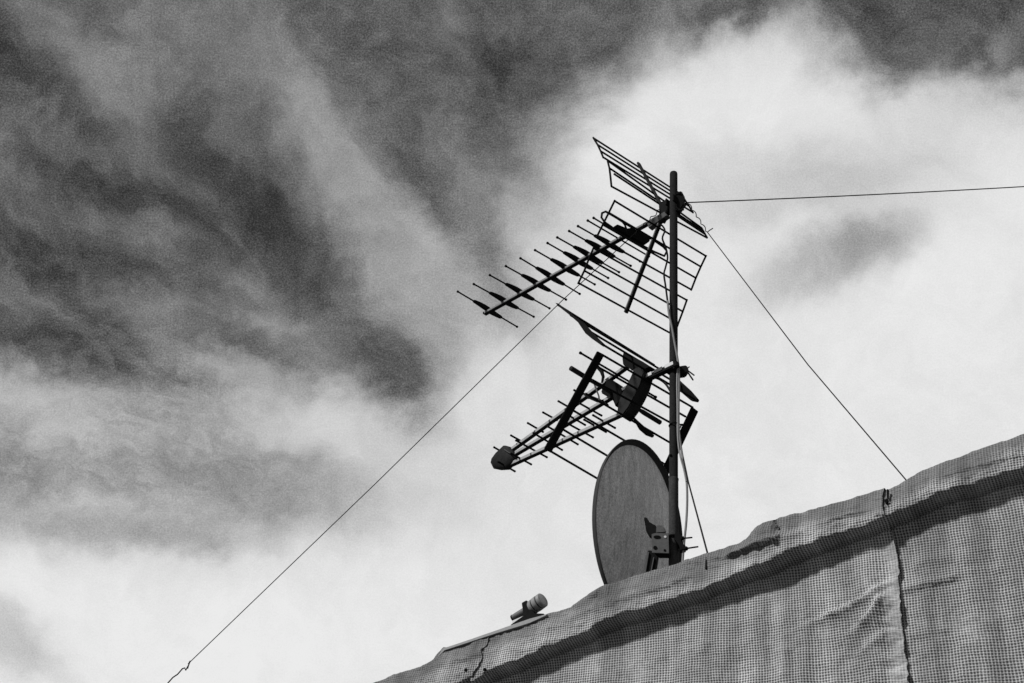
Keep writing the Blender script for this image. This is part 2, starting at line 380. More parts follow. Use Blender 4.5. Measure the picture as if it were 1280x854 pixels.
SEAM_R = px_line([(1108, 560), (1109, 612), (1108, 628), (1110, 646), (1117, 668), (1121, 690), (1125, 715), (1126, 735), (1128, 770), (1130, 795), (1134, 825), (1138, 856), (1150, 1000), (1165, 1200)])
SEAM_L = px_line([(621, 770), (620.6, 798), (617.5, 813), (612, 818.5), (613, 830), (610, 840), (604, 848), (600, 870), (602, 1000), (604, 1200)])
def seam_s(line, Z):
    o = np.argsort(line[:, 1]); return np.interp(Z, line[o, 1], line[o, 0])
# creases: (pixel polyline, width m, height m, one_sided)
CREASES = [
 ([(1106, 728), (1085, 745), (1062, 757), (1040, 766), (1015, 776)], 0.018, 0.030, 1),
 ([(1108, 742), (1100, 750), (1092, 762), (1084, 774), (1074, 784)], 0.018, 0.026, 1),
 ([(1126, 787), (1105, 790), (1085, 806), (1070, 822)], 0.020, 0.012, 1),
 ([(1125, 738), (1140, 733), (1170, 726), (1210, 716)], 0.018, 0.014, 1),
 ([(1135, 793), (1160, 790), (1200, 783)], 0.014, 0.005, 1),
 ([(1128, 706), (1160, 694), (1200, 690)], 0.03, 0.008, 0),
 ([(905, 700), (918, 696), (940, 690.5), (967, 681.5), (973, 683), (986, 670)], 0.020, 0.030, 1),
 ([(1085, 770), (1070, 785), (1055, 795)], 0.014, 0.014, 1),
 ([(938, 682), (948, 672), (960, 668), (975, 662)], 0.035, 0.022, 0),
 ([(955, 690), (985, 678), (1010, 668)], 0.02, 0.010, 0),
 ([(969, 650), (971, 659), (979, 668)], 0.007, -0.022, 0),
 ([(1095, 650), (1115, 649)], 0.012, 0.012, 1),
 ([(720, 770), (745, 742), (770, 735)], 0.03, 0.012, 0),
 ([(748, 752), (753, 742)], 0.010, 0.015, 1),
 ([(690, 793), (740, 768), (800, 748), (880, 722)], 0.02, 0.008, 0),
 ([(1010, 664), (1060, 649), (1100, 640)], 0.014, 0.008, 1),
 ([(1180, 600), (1230, 585), (1290, 570)], 0.02, 0.010, 1),
 ([(560, 838), (600, 826), (612, 820)], 0.016, 0.012, 1),
 ([(830, 737), (845, 733)], 0.008, 0.008, 1),
 ([(805, 750), (840, 741), (870, 726)], 0.014, 0.008, 1),
]
CREASES = [(px_line(p, 0.04 if min(q[1] for q in p) < 705 else 0.02), w, h, o) for p, w, h, o in CREASES]
# long soft vertical folds of the hanging cloth: (pixel x at y 800, amplitude, width)
FOLDS = [(wallsz(x, 800)[0], a, w) for x, a, w in ((660, .010, .05), (735, .007, .04), (860, .016, .06), (915, -.008, .04), (975, .012, .035), (1000, .012, .035), (1085, .022, .05), (1205, .007, .05), (1265, -.012, .06))]

def make_sheet(name, sa, sb, left_edge, right_edge, lift, seed, label, ck=1.0, tone=1.0):
    ds = 0.0105
    ncol = int((sb - sa) / ds) + 1
    s = np.linspace(sa, sb, ncol)
    zt, zl = edge_z(s), lip_z(s)
    k = np.ones(5) / 5; pad = lambda a: np.convolve(np.pad(a, 2, mode='edge'), k, mode='valid')
    zt2, zl2 = zt + 0.0035 * np.array([noise.fractal(Vector((v * 16, seed, 3)), 0.7, 2, 4) for v in s]), pad(pad(zl))
    zl2 = zl2 + 0.009 * np.array([noise.fractal(Vector((v * 11, seed, 0)), 0.6, 2, 4) for v in s])
    zl2 = np.minimum(zl2, zt2 - 0.05)
    rows = []                                        # (z array, d array, kind)
    for f, d in ((-0.34, -0.225), (-0.2, -0.225), (-0.08, -0.222), (-0.03, -0.21), (-0.008, -0.18), (0.0, -0.12), (0.002, -0.05), (0.001, 0.0), (-0.001, 0.018)):
        rows.append((zt2 + f, np.full(ncol, d), 0))
    nb = 20
    for i in range(nb + 1):
        t = i / nb; h = (zt2 - 0.004) * (1 - t) + zl2 * t
        rows.append((h, np.full(ncol, DE + (DL - DE) * (1 - (1 - t) ** 1.35)), 1))
    for f, d in ((-0.004, DL + 0.001), (-0.009, DL - 0.006), (-0.014, DL - 0.020), (-0.020, DL - 0.045), (-0.028, DL - 0.070), (-0.042, 0.022), (-0.058, 0.010), (-0.075, 0.003)):
        rows.append((zl2 + f, np.full(ncol, d), 2))
    z0 = zl2 - 0.085; low = 0.45
    zs = np.linspace(0, 1.55, 140); extra = np.linspace(0, 1, 12)[1:]
    for q in zs: rows.append((z0 - q, np.zeros(ncol), 3))
    for q in extra: rows.append(((z0 - 1.55) * (1 - q) + low * q, np.zeros(ncol), 3))
    Z = np.array([r[0] for r in rows]); D = np.array([r[1] for r in rows]); K = np.array([[r[2]] * ncol for r in rows])
    S = np.tile(s, (len(rows), 1))
    arc = np.zeros_like(Z); arc[1:] = -np.cumsum(np.hypot(np.diff(Z, axis=0), np.diff(D, axis=0)), axis=0)
    i3 = int(np.argmax(K[:, 0] == 3)); V = arc - arc[i3] + Z[i3]      # height in the hanging part, cloth length above it
    S0 = S.copy()
    if right_edge is not None:
        c = seam_s(right_edge, Z) + np.where(K[:, -1:] == 3, 0.009, 0.001) * np.vectorize(lambda z: noise.fractal(Vector((z * 22, seed, 2)), 0.7, 2, 4))(Z[:, -1:])
        w = np.exp(-((S[:, -1:] - S) / 0.10) ** 2); S = S + (c - S0[:, -1:]) * w
    if left_edge is not None:
        c = seam_s(left_edge, Z)
        w = np.exp(-((S - S[:, :1]) / 0.10) ** 2); S = S + (c - S0[:, :1]) * w
    wallm = np.clip((K == 3) * 1.0, 0, 1); ramp_in = np.clip((z0[None, :] - Z) / 0.12, 0, 1) * wallm
    Dn = np.zeros_like(Z)
    n1 = fbm2(S * 2.6 + 4, Z * 0.7, 3.0, 3); n2 = fbm2(S * 9, Z * 5, 8.0, 4)
    Dn += ramp_in * (0.012 * n1 + 0.0040 * n2)
    for fs, a, w in FOLDS: Dn += ramp_in * a * np.exp(-((S + 0.03 * np.sin(Z * 5) - fs) / w) ** 2) * (0.7 + 0.3 * np.sin(Z * 7 + fs * 9))
    n5 = fbm2(S * 24, Z * 16, 31.0, 4); n6 = 1 - np.abs(fbm2(S * 5 + Z * 9, Z * 11 - S * 3, 12.0, 4)) * 2.2
    Dn += (K == 1) * (0.007 * n2 + 0.006 * n1 + 0.0022 * n5 + 0.007 * np.clip(n6, 0, 1) ** 4)
    Dn += ramp_in * (0.0014 * n5 + 0.0035 * np.clip(n6, 0, 1) ** 5)
    lipw = 0.016 * np.array([noise.fractal(Vector((v * 3.1, 4.0, 1)), 0.8, 2, 4) for v in s])[None, :]
    tb = np.clip((edge_z(S) - Z) / np.maximum(edge_z(S) - lip_z(S), 0.03), 0, 1)
    Dn += ((K == 1) * tb + (K == 2) * np.clip(D / DL, 0, 1)) * lipw + ramp_in * np.exp(-(z0[None, :] - Z) / 0.25) * 0.005 * n2
    mlow = (K == 2) * 1.0; Dn += mlow * 0.003 * n2
    for line, w, h, one in CREASES:
        dd, sd, al = dist_to(line, S, Z); fade = np.clip(np.sin(np.pi * np.clip(al, 0.04, 0.96)) * 2.0, 0, 1)
        if one: pr = np.where(sd > 0, np.exp(-dd / (w * 1.6)), np.exp(-dd / (w * 0.22)))
        else: pr = np.exp(-(dd / w) ** 2)
        Dn += h * pr * fade * (K >= 1)
    # puckers along the right-hand seam
    cs = seam_s(SEAM_R, Z); ps = np.exp(-((S - cs + 0.05) / 0.045) ** 2)
    pk = np.vectorize(lambda z, u: noise.fractal(Vector((u * 6, z * 42, 5)), 0.7, 2, 3))(Z, S) if right_edge is not None else 0 * Z
    Dn += 0.0055 * pk * ps * (K == 3) * 1.4
    curl = np.zeros_like(Z)
    if right_edge is not None:
        tt = (S[:, -1:] - S); nz = np.vectorize(lambda z: max(0, 0.35 + 1.3 * noise.noise(Vector((z * 11, seed, 9)))))(Z[:, -1:])
        curl = ck * np.where(K == 3, 0.014, 0.001) * nz * np.exp(-tt / 0.016)
    D2 = D + Dn + curl + lift
    me = bpy.data.meshes.new(name)
    nr = len(rows)
    P3 = (np.array(W0)[None, None, :] + S[..., None] * np.array(WS) + D2[..., None] * np.array(WN)); P3[..., 2] += Z
    idx = np.arange(nr * ncol).reshape(nr, ncol)
    F = np.stack([idx[:-1, :-1], idx[1:, :-1], idx[1:, 1:], idx[:-1, 1:]], -1).reshape(-1, 4)
    me.from_pydata(P3.reshape(-1, 3).tolist(), [], F.tolist())
    uvl = me.uv_layers.new(name='UVMap'); UVs = np.stack([S, V], -1).reshape(-1, 2)
    li = np.zeros(len(me.loops), dtype=np.int32); me.loops.foreach_get('vertex_index', li)
    uvl.data.foreach_set('uv', UVs[li].reshape(-1).astype(np.float32))
    da = me.attributes.new('dust', 'FLOAT', 'POINT')
    t = np.clip((Z - lip_z(S)) / np.maximum(edge_z(S) - lip_z(S), 0.03), 0, 1)
    n3 = fbm2(S * 3.0, Z * 6, 21.0, 4)
    dust = np.where(K <= 1, np.clip((t - 0.12 + 0.45 * n3) / 0.5, 0, 1), 0) * 0.95
    da.data.foreach_set('value', dust.reshape(-1).astype(np.float32))
    ha = me.attributes.new('hem', 'FLOAT', 'POINT')
    hw = np.zeros_like(Z)
    if right_edge is not None and ck == 1.0:
        wid = 0.062 + 0.03 * fbm2(Z * 4, Z * 0 + 3, 2.0, 3)
        hw = np.clip((wid - (S[:, -1:] - S)) / 0.030, 0, 1) * np.where(K == 3, 1.0, np.where(K == 1, 0.25, 0.0)) * 0.9
    ha.data.foreach_set('value', hw.reshape(-1).astype(np.float32))
    me.shade_smooth(); me.materials.append(make_sheet_material(seed, tone)); me.update()
    o = bpy.data.objects.new(name, me); COL.objects.link(o)
    return tag(o, label, 'sheeting')
sR, sL = seam_s(SEAM_R, 3.9).item(), seam_s(SEAM_L, 3.5).item()
make_sheet('woven_sheet', sR - 0.06, ed[-1, 0] - 0.03, None, None, 0.0, 1.7, 'woven grid sheet covering the wall right of the ragged vertical seam', 1.0, 0.86)
make_sheet('woven_sheet', sL - 0.06, sR, None, SEAM_R, 0.012, 4.1, 'wide woven grid sheet over the wall below the mast and dish')
make_sheet('woven_sheet', ed[0, 0] + 0.03, sL, None, SEAM_L, 0.0175, 6.3, 'woven grid sheet at the low left end of the wall below the metal strip', 0.3)

# metal strip on the coping at the left
strip_top = [(549.5, 820), (555, 811.5), (592, 799.5), (621, 789.5), (641, 782.5), (664, 774.5), (685, 768.5)]
strip_bot = [(684, 771), (664, 779), (660, 781.5), (621, 793), (592, 802.5), (557, 813.5), (550, 822)]
bm = bmesh.new(); slab(bm, [wallp(x, y, 0.052) for x, y in strip_top + strip_bot], WN * 0.022, 0.002)
tag(finish('coping_strip', bm, M_LIGHTGREY, smooth=False), 'thin pale metal strip along the wall top under the small cylinder', 'metal strip')

# ------------------------------------------------------------------ mast
mast = empty('antenna_mast', MB + Vector((0, 0, DECK + 0.08)), 'dark upright steel pole carrying the two aerials and the dish', 'mast')
z_top, z_joint = mastp(842, 216).z, mastp(842, 600).z
zb = DECK + 0.08
bm = bmesh.new(); lathe(bm, Vector((MB.x, MB.y, z_joint)), Vector((0, 0, 1)), [(-0.05, 0.0228), (z_top - z_joint - 0.012, 0.0238), (z_top - z_joint - 0.003, 0.022), (z_top - z_joint, 0.016)], 28); finish('upper_tube', bm, M_MAST2, mast)
bm = bmesh.new(); lathe(bm, Vector((MB.x, MB.y, zb)), Vector((0, 0, 1)), [(0, 0.0245), (z_joint - zb - 0.008, 0.0245), (z_joint - zb, 0.0262), (z_joint - zb + 0.006, 0.0262), (z_joint - zb + 0.008, 0.0242)], 28); finish('lower_tube', bm, M_MAST, mast)
bm = bmesh.new(); beam(bm, MB + Vector((0, 0, zb)), MB + Vector((0, 0, zb + 0.012)), E, 0.2, 0.2, 0.001); finish('base_plate', bm, M_BRACKET, mast)
bm = bmesh.new(); q = mastp(838.4, 569, 0.022); lathe(bm, q + VH * 0.01, -VH, [(0, 0.006), (0.014, 0.006), (0.016, 0.004)], 8); finish('bolt', bm, M_BLACK, mast)

def ubolt_clamp(parent, px, py, bolts, w=0.085, h=0.055):
    c = Vector((MB.x, MB.y, mastp(px, py).z))
    bm = bmesh.new()
    beam(bm, c + B * 0.026 - Vector((0, 0, h / 2)), c + B * 0.026 + Vector((0, 0, h / 2)), E, w, 0.010, 0.0015)
    beam(bm, c - B * 0.030 - Vector((0, 0, h / 2)), c - B * 0.030 + Vector((0, 0, h / 2)), E, w, 0.010, 0.0015)
    beam(bm, c + E * 0.034 - B * 0.03 - Vector((0, 0, h * .4)), c + E * 0.034 - B * 0.03 + Vector((0, 0, h * .4)), E, 0.02, 0.035, 0.002)
    finish('clamp', bm, M_DARK, parent, smooth=False)
    for x0, y0, x1, y1, r in bolts:
        bm = bmesh.new(); a, b_ = mastp(x0, y0, 0.02), mastp(x1, y1, 0.03); tube(bm, [a, a.lerp(b_, 0.96), b_], r, 8, taper=[r, r, r * 0.6]); finish('clamp_bolt', bm, M_DARK, parent)

# ------------------------------------------------------------------ upper aerial
def cen(px, py, off=0.0): return on_plane(px, py, MB + E * off, E)
def rod_pts(l, r, off=0.0):
    c = cen((l[0] + r[0]) / 2, (l[1] + r[1]) / 2, off); return on_plane(l[0], l[1], c, B), on_plane(r[0], r[1], c, B), c
a1 = empty('yagi_aerial', cen(832, 268), 'upper long-boom comb aerial with a V of two open grids at the mast top', 'antenna')
bt, br = cen(606.5, 392), cen(834, 266)
print('boom1 length', (bt - br).length, 'tip slant', (bt - CAMPOS).length, 'dz', bt.z - br.z)
bm = bmesh.new(); beam(bm, bt, br, E, 0.028, 0.018, 0.002); bo = finish('boom', bm, M_ALU, a1, smooth=False); dz = Vector((0, 0, 0.0105))
bm = bmesh.new(); beam(bm, bt - dz, br - dz, E, 0.024, 0.005, 0.001); finish('underside_shade', bm, M_DARK, bo, smooth=False)  # near-black strip standing in for the boom's unlit underside
bm = bmesh.new(); bd = (bt - br).normalized(); beam(bm, bt - bd * 0.004, bt + bd * 0.008, E, 0.033, 0.018, 0.002); finish('boom_cap', bm, M_PLASTIC, a1, smooth=False)
DIR1 = [((571.3, 364.1), (647.2, 409.1)), ((591.2, 354.7), (668, 396.5)), ((611.3, 343.5), (687.7, 386)), ((631.3, 332.2), (708.4, 375.1)),
        ((649.6, 322.4), (725.5, 368)), ((667.9, 312.3), (744.2, 356.1)), ((683.5, 303.4), (761.1, 348.1)), ((695.7, 296.4), (774.6, 340.8)),
        ((710.5, 288.4), (789.2, 332.9)), ((721.6, 282.3), (800.9, 327.2)), ((733.8, 275.3), (812, 321)), ((741.1, 272.0), (811, 314))]
for i, (l, r) in enumerate(DIR1):
    p, q, c = rod_pts(l, r)
    d = finish('director', rod_with_caps(p, q, 0.0053, 0.0082), M_ROD, a1)
    if i >= 10: continue
    u = (q - p).normalized(); hl = (q - p).length * 0.5
    mid = (p + q) / 2
    # leaf shaped holder under the boom, carrying the rod halves
    up = Vector((0, 0, 1)); pts = []
    prof = [(-0.48, 0.0065), (-0.44, 0.012), (-0.30, 0.0165), (-0.12, 0.021), (0.0, 0.022), (0.12, 0.016), (0.28, 0.011), (0.42, 0.010), (0.46, 0.0055)]
    prof2 = [(-0.48, -0.006), (-0.44, -0.009), (-0.28, -0.010), (-0.10, -0.015), (0, -0.02), (0.12, -0.021), (0.30, -0.016), (0.42, -0.010), (0.46, -0.006)]
    pts = [mid + u * (a * hl) + up * (b * 0.95) for a, b in prof] + [mid + u * (a * hl) + up * (b * 0.95) for a, b in prof2[::-1]]
    bm = bmesh.new(); slab(bm, pts, B * 0.018, 0.0025); finish('element_holder', bm, M_PLASTIC, d, smooth=True)
def grid_panel(parent, name, rods, frames, r, off=0.0, mat=None):
    mat = mat or M_ROD; ends = []
    for l, q in rods:
        p, s, c = rod_pts(l, q, off); ends.append((p, s))
        bm = bmesh.new(); tube(bm, [p, s], r * 1.12, 8); finish('reflector_rod', bm, mat, parent)
    for ia, ib in frames:
        for side in (0, 1):
            bm = bmesh.new(); pts = [ends[k][side] for k in range(ia, ib + 1)]
            u = (pts[-1] - pts[0]).normalized(); tube(bm, [pts[0] - u * 0.006] + pts[1:-1] + [pts[-1] + u * 0.006], r * 1.15, 8); finish('grid_side_bar', bm, mat, parent)
    return ends
LOW = [((768.2, 251.3), (882.4, 320.2)), ((761, 266), (876, 333.5)), ((753.5, 281), (869.8, 347.6)), ((746, 296.3), (864.2, 362.2)),
       ((741.8, 310.3), (858.5, 375.3)), ((736, 324), (853.5, 389.5)), ((730.4, 338.5), (848, 404)), ((723, 353.8), (842.5, 419))]
grid_panel(a1, 'low', LOW, [(0, 3), (4, 7)], 0.0053)
UPR = [((741.8, 172.7), (851.5, 243)), ((747, 181), (856.5, 250.5)), ((750.8, 189), (861.5, 258)), ((753.8, 196.6), (866, 265.5))]
grid_panel(a1, 'up', UPR, [(0, 3)], 0.0053)
UPR2 = [((759.4, 200.8), (877, 285)), ((761.8, 210.3), (879.5, 289)), ((767.5, 217.5), (881.5, 293)), ((764.3, 233.1), (884, 297.5))]
e2 = grid_panel(a1, 'up2', UPR2, [], 0.0053)
for pts in ([e2[0][0], e2[1][0], on_plane(763.2, 222, e2[2][0], B), e2[3][0]], [e2[0][1], e2[3][1]]):
    bm = bmesh.new(); tube(bm, pts, 0.0062, 8); finish('grid_side_bar', bm, M_ROD, a1)
bm = bmesh.new(); beam(bm, cen(830, 264), cen(781.6, 391), E, 0.024, 0.010, 0.002); bo = finish('grid_support_bar', bm, M_ALU, a1, smooth=False)
sd = (cen(781.6, 391) - cen(830, 264)).cross(E).normalized(); sd = sd if sd.y < 0 else -sd
bm = bmesh.new(); beam(bm, cen(830, 264) + sd * 0.008 + E * 0.003, cen(781.6, 391) + sd * 0.008 + E * 0.003, E, 0.020, 0.006, 0.001); finish('bar_shade_strip', bm, M_DARK, bo, smooth=False)  # near-black strip that puts shade on the bar's camera-side face
bm = bmesh.new(); beam(bm, cen(829.5, 262), cen(798.0, 204), E, 0.026, 0.014, 0.002); finish('grid_support_bar', bm, material('dull_aluminium', 0.022, 0.8, 0, 0.7, 50, spec=0.05), a1, smooth=False)
# folded dipole and its box
cdip = cen(793, 293)
loop = [(757, 264.5), (770, 272), (783, 280.5), (800, 290), (818, 301), (829, 308.5), (833.5, 314), (830.5, 320.2), (817, 314.5), (800, 305.5), (783, 296), (766, 285), (756, 278), (751.8, 272), (752.5, 266.5)]
bm = bmesh.new(); tube(bm, [on_plane(x, y, cdip, B) for x, y in loop], 0.0068, 8, closed=True); finish('dipole_loop', bm, M_DARK, a1)
bm = bmesh.new(); slab(bm, [on_plane(x, y, cdip, B) for x, y in ((787.5, 285.5), (795, 286.5), (811.8, 297), (810, 303), (804.5, 307), (772, 289.5), (767, 284.5), (770, 281.5), (782, 287.5))], B * 0.03, 0.003)
finish('junction_box', bm, M_PLASTIC, a1, smooth=False)
bm = bmesh.new(); tube(bm, [on_plane(x, y, cdip - B * 0.04, B) for x, y in ((778.5, 278), (781, 281), (784, 289))], 0.006, 8); finish('dipole_strut', bm, M_DARK, a1)
bm = bmesh.new(); slab(bm, [cen(x, y) for x, y in ((825, 256), (834, 251), (838, 258), (835, 268), (829, 279), (825, 276), (827, 266))], E * 0.034, 0.004); finish('hinge_bracket', bm, M_DARK, a1, smooth=False)
bm = bmesh.new(); slab(bm, [cen(x, y) for x, y in ((811, 280), (833, 266), (836, 271), (813, 287))], E * 0.036, 0.002); finish('boom_sleeve', bm, M_GREYPLASTIC, a1, smooth=False)
ubolt_clamp(a1, 842, 254, [(846, 243, 851, 241.5, 0.008), (850, 247, 857, 258, 0.005), (848, 263, 855, 262, 0.006)], 0.085, 0.05)
bm = bmesh.new(); slab(bm, [mastp(x, y, 0.0) for x, y in ((846, 243), (852, 241.5), (856.5, 250), (856, 257), (849.5, 267), (844, 264))], VH * 0.05, 0.006); finish('clamp_jaw', bm, M_DARK, a1, smooth=False)

# ------------------------------------------------------------------ lower aerial (three booms meeting at a nose)
OF = -0.045
a2 = empty('yagi_aerial', cen(812, 468, OF), 'lower aerial with three booms meeting at a rounded nose and blade-edged reflector', 'antenna')
def c2(x, y): return cen(x, y, OF)
for p, q in (((640, 562), (785, 457.5)), ((645, 567), (795, 478.5)), ((640, 580), (783, 515))):
    bm = bmesh.new(); beam(bm, c2(*p), c2(*q), E, 0.024, 0.022, 0.002); bo = finish('boom', bm, M_ALU2, a2, smooth=False)
    dz = Vector((0, 0, 0.0125)); bm = bmesh.new(); beam(bm, c2(*p) - dz, c2(*q) - dz, E, 0.0235, 0.005, 0.001); finish('underside_shade', bm, M_DARK, bo, smooth=False)  # dark strip below each boom, its underside shade put in as colour
print('boom2 length', (c2(640, 562) - c2(785, 457.5)).length)
DIR2 = [((622, 577), (644.3, 589.7)), ((638, 566.5), (664.7, 581)), ((644.3, 550.3), (684.4, 572.1)), ((666, 541), (703.4, 563)), ((684.4, 533), (723, 556)), ((705, 527), (742, 547.2)),
        ((729.4, 524.3), (758.2, 540.5)), ((740.6, 518.7), (769.5, 535.5)), ((616.9, 558.8), (632, 567.5)), ((638, 544), (655.6, 553.8)), ((659, 528.5), (679.5, 540.5)),
        ((678, 515.2), (697, 525.7)), ((697.3, 501.2), (717, 512.5)), ((705, 516), (732.2, 531.8)), ((724, 504), (752.6, 520)), ((717, 487.4), (736, 498)), ((724.5, 440.7), (820.5, 497))]
for i, (l, r) in enumerate(DIR2):
    p, q, c = rod_pts(l, r, OF); big = i == len(DIR2) - 1
    finish('director', rod_with_caps(p, q, 0.0060, 0.0066 if not big else 0.0085), M_ROD, a2)
# scoop shaped nose
nose = [(632, 557), (641, 559.5), (644, 566), (647.5, 571), (643, 580), (635, 587.5), (626.7, 588), (617, 586), (614.3, 580.5), (615.5, 575), (621, 567.5)]
bm = bmesh.new(); cn = c2(630, 572)
layers = [(-0.055, 0.35), (-0.048, 0.66), (-0.030, 0.90), (0, 1.0), (0.030, 0.90), (0.048, 0.66), (0.055, 0.35)]; rings = []
for w, k in layers: rings.append([bm.verts.new(cn + (c2(x, y) - cn) * k + E * w * 0.6) for x, y in nose])
for a, b_ in zip(rings, rings[1:]):
    for k in range(len(nose)): bm.faces.new((a[k], a[(k + 1) % len(nose)], b_[(k + 1) % len(nose)], b_[k]))
bm.faces.new(rings[0][::-1]); bm.faces.new(rings[-1]); bmesh.ops.subdivide_edges(bm, edges=bm.edges[:], cuts=1, smooth=0.6, use_grid_fill=True)
o = finish('nose_cap', bm, material('nose_plastic', 0.016, 0.7, 0, 0.9, 35, 0.5, 60, spec=0.08), a2, angle=70)
bm = bmesh.new(); tube(bm, [c2(x, y) - E * 0.036 for x, y in ((636, 565), (641, 568.5), (648, 572))], 0.003, 6); finish('nose_rib', bm, M_GREYPLASTIC, a2)
# lower reflector half
RL2 = [((754.8, 444.8), (866, 509.5)), ((747.4, 458.7), (857, 521)), ((740.4, 475), (850, 535)), ((732, 492), (842, 556)), ((717.4, 513.7), (832, 581)), ((702.7, 536.3), (820, 606)), ((688.6, 564.4), (808, 634))]
en = grid_panel(a2, 'low', RL2, [], 0.0055, OF)
for side, quad in ((0, ((746.8, 439), (755.2, 443.4), (688.4, 566.2), (680.2, 561.3))), (1, ((864.6, 508.3), (872.4, 514.3), (812, 641.5), (805, 636)))):
    c = en[0][side]; d = en[-1][side]; nn = (d - c).cross(E).normalized()
    bm = bmesh.new(); slab(bm, [on_plane(x, y, c, nn) for x, y in quad], nn * 0.014, 0.003); finish('reflector_end_blade', bm, M_PLASTIC, a2, smooth=False)
p, q, c = rod_pts((713, 460), (825.5, 528.5), OF)
bm = bmesh.new(); L = (q - p).length; u = (q - p).normalized()
lathe(bm, p, u, [(0, 0.010), (0.003, 0.0145), (0.12, 0.0145), (0.20, 0.011), (L * 0.5, 0.011), (L - 0.18, 0.011), (L - 0.15, 0.0145), (L - 0.003, 0.0145), (L, 0.010)], 12); finish('dipole_tube', bm, material('dipole_tube', 0.02, 0.7, 0, 0.4, 60, spec=0.1), a2)
# upper reflector half, nearly edge on
RU2 = [((697, 381), (818, 456.5)), ((713, 394), (832, 466)), ((735, 413), (852, 483)), ((752, 430), (868, 499))]
en = grid_panel(a2, 'up', RU2, [], 0.0055, OF)
for side, poly in ((0, ((695.6, 379.6), (699, 380.2), (712, 391), (730, 404), (743, 418.5), (755, 430), (753.4, 433), (742, 425), (733.5, 418), (724, 404), (713, 394.5), (699, 383.5))),
                   (1, ((846, 472), (852, 478), (863, 488), (873, 499.5), (871.5, 502.5), (864, 501), (850, 489), (842, 482)))):
    c = en[0][side].lerp(en[-1][side], .5)
    bm = bmesh.new(); slab(bm, [on_plane(x, y, c, E) for x, y in poly], E * 0.022, 0.002); finish('reflector_end_blade', bm, M_PLASTIC, a2, smooth=False)
bm = bmesh.new(); slab(bm, [c2(x, y) for x, y in ((783, 441), (808, 455), (817, 461), (806, 465), (800, 468), (789, 462), (782, 458), (781, 449))], E * 0.05, 0.004); finish('upper_bracket', bm, M_PLASTIC, a2, smooth=False)
# thick centre bracket of the lower half
br_px = [(798, 465), (807, 461), (811, 470), (806, 484), (800, 497), (792, 513), (783, 525), (777, 519), (779, 506), (785, 494), (791, 483), (796, 475)]
bm = bmesh.new(); slab(bm, [c2(x, y) for x, y in br_px], E * 0.085, 0.006); finish('centre_bracket', bm, material('bracket_plastic', 0.024, 0.7, 0, 0.9, 22, 0.4, 80, spec=0.05), a2, smooth=False)
# feed box, curved lead, lower fin
bx_px = [(760.6, 479), (768.7, 477), (777, 482.5), (781.9, 495.6), (782.5, 502), (774, 511.5), (771, 500.5), (755.6, 494)]
bm = bmesh.new(); slab(bm, [c2(x, y) for x, y in bx_px], E * 0.07, 0.006); finish('feed_box', bm, M_PLASTIC, a2, smooth=False)
bm = bmesh.new(); slab(bm, [c2(x, y) for x, y in ((729, 491), (737, 494), (757, 502), (760, 506), (751, 505), (733, 497))], E * 0.03, 0.003); finish('feed_arm', bm, M_PLASTIC, a2, smooth=False)
bm = bmesh.new(); tube(bm, [c2(x, y) - E * 0.05 for x, y in ((748, 459), (754, 463), (759.5, 469), (761.5, 476), (760, 483))], 0.008, 8, taper=[.006, .011, .012, .009, .006]); finish('feed_lead', bm, M_DARK, a2)
bm = bmesh.new(); tube(bm, [c2(x, y) - E * 0.05 for x, y in ((750, 484), (753, 492), (756, 500), (757, 508))], 0.005, 8); finish('feed_lead', bm, M_GREYPLASTIC, a2)
bm = bmesh.new(); slab(bm, [on_plane(x, y, c2(800, 530) + E * 0.02, B) for x, y in ((790, 520), (796, 526), (807, 536), (817, 544.5), (816, 547), (808, 544), (800, 537))], B * 0.012, 0.001); finish('lower_fin', bm, M_DARK, a2, smooth=False)
# arm to the mast with pale label plates, clamp, bolts
arm0, arm1 = c2(808, 474), on_plane(848, 455, MB - VH * 0.05, VH)
bm = bmesh.new(); beam(bm, arm0, arm1, E, 0.03, 0.034, 0.004); finish('arm', bm, M_DARK, a2, smooth=False)
ad = (arm1 - arm0).normalized(); au = Vector((0, 0, 1)); asd = -E
for t0, t1, mt in ((0.02, 0.23, M_LABEL), (0.30, 0.56, M_GREYPLASTIC), (0.64, 0.90, M_LABEL)):
    q0, q1 = arm0.lerp(arm1, t0), arm0.lerp(arm1, t1)
    bm = bmesh.new(); beam(bm, q0 + asd * 0.0175 + au * 0.008, q1 + asd * 0.0175 + au * 0.008, asd, 0.004, 0.022, 0.0005); finish('label_plate', bm, mt, a2, smooth=False)
ubolt_clamp(a2, 842, 463, [(858, 463, 866.5, 475.5, 0.0045), (858, 462, 868, 469.5, 0.0042), (858, 461, 862, 458.5, 0.003)], 0.075, 0.04)
bm = bmesh.new(); slab(bm, [mastp(x, y, 0.0) for x, y in ((848, 460), (858, 458.5), (861, 464), (857, 470), (849, 471))], VH * 0.04, 0.005); finish('clamp_jaw', bm, M_DARK, a2, smooth=False)

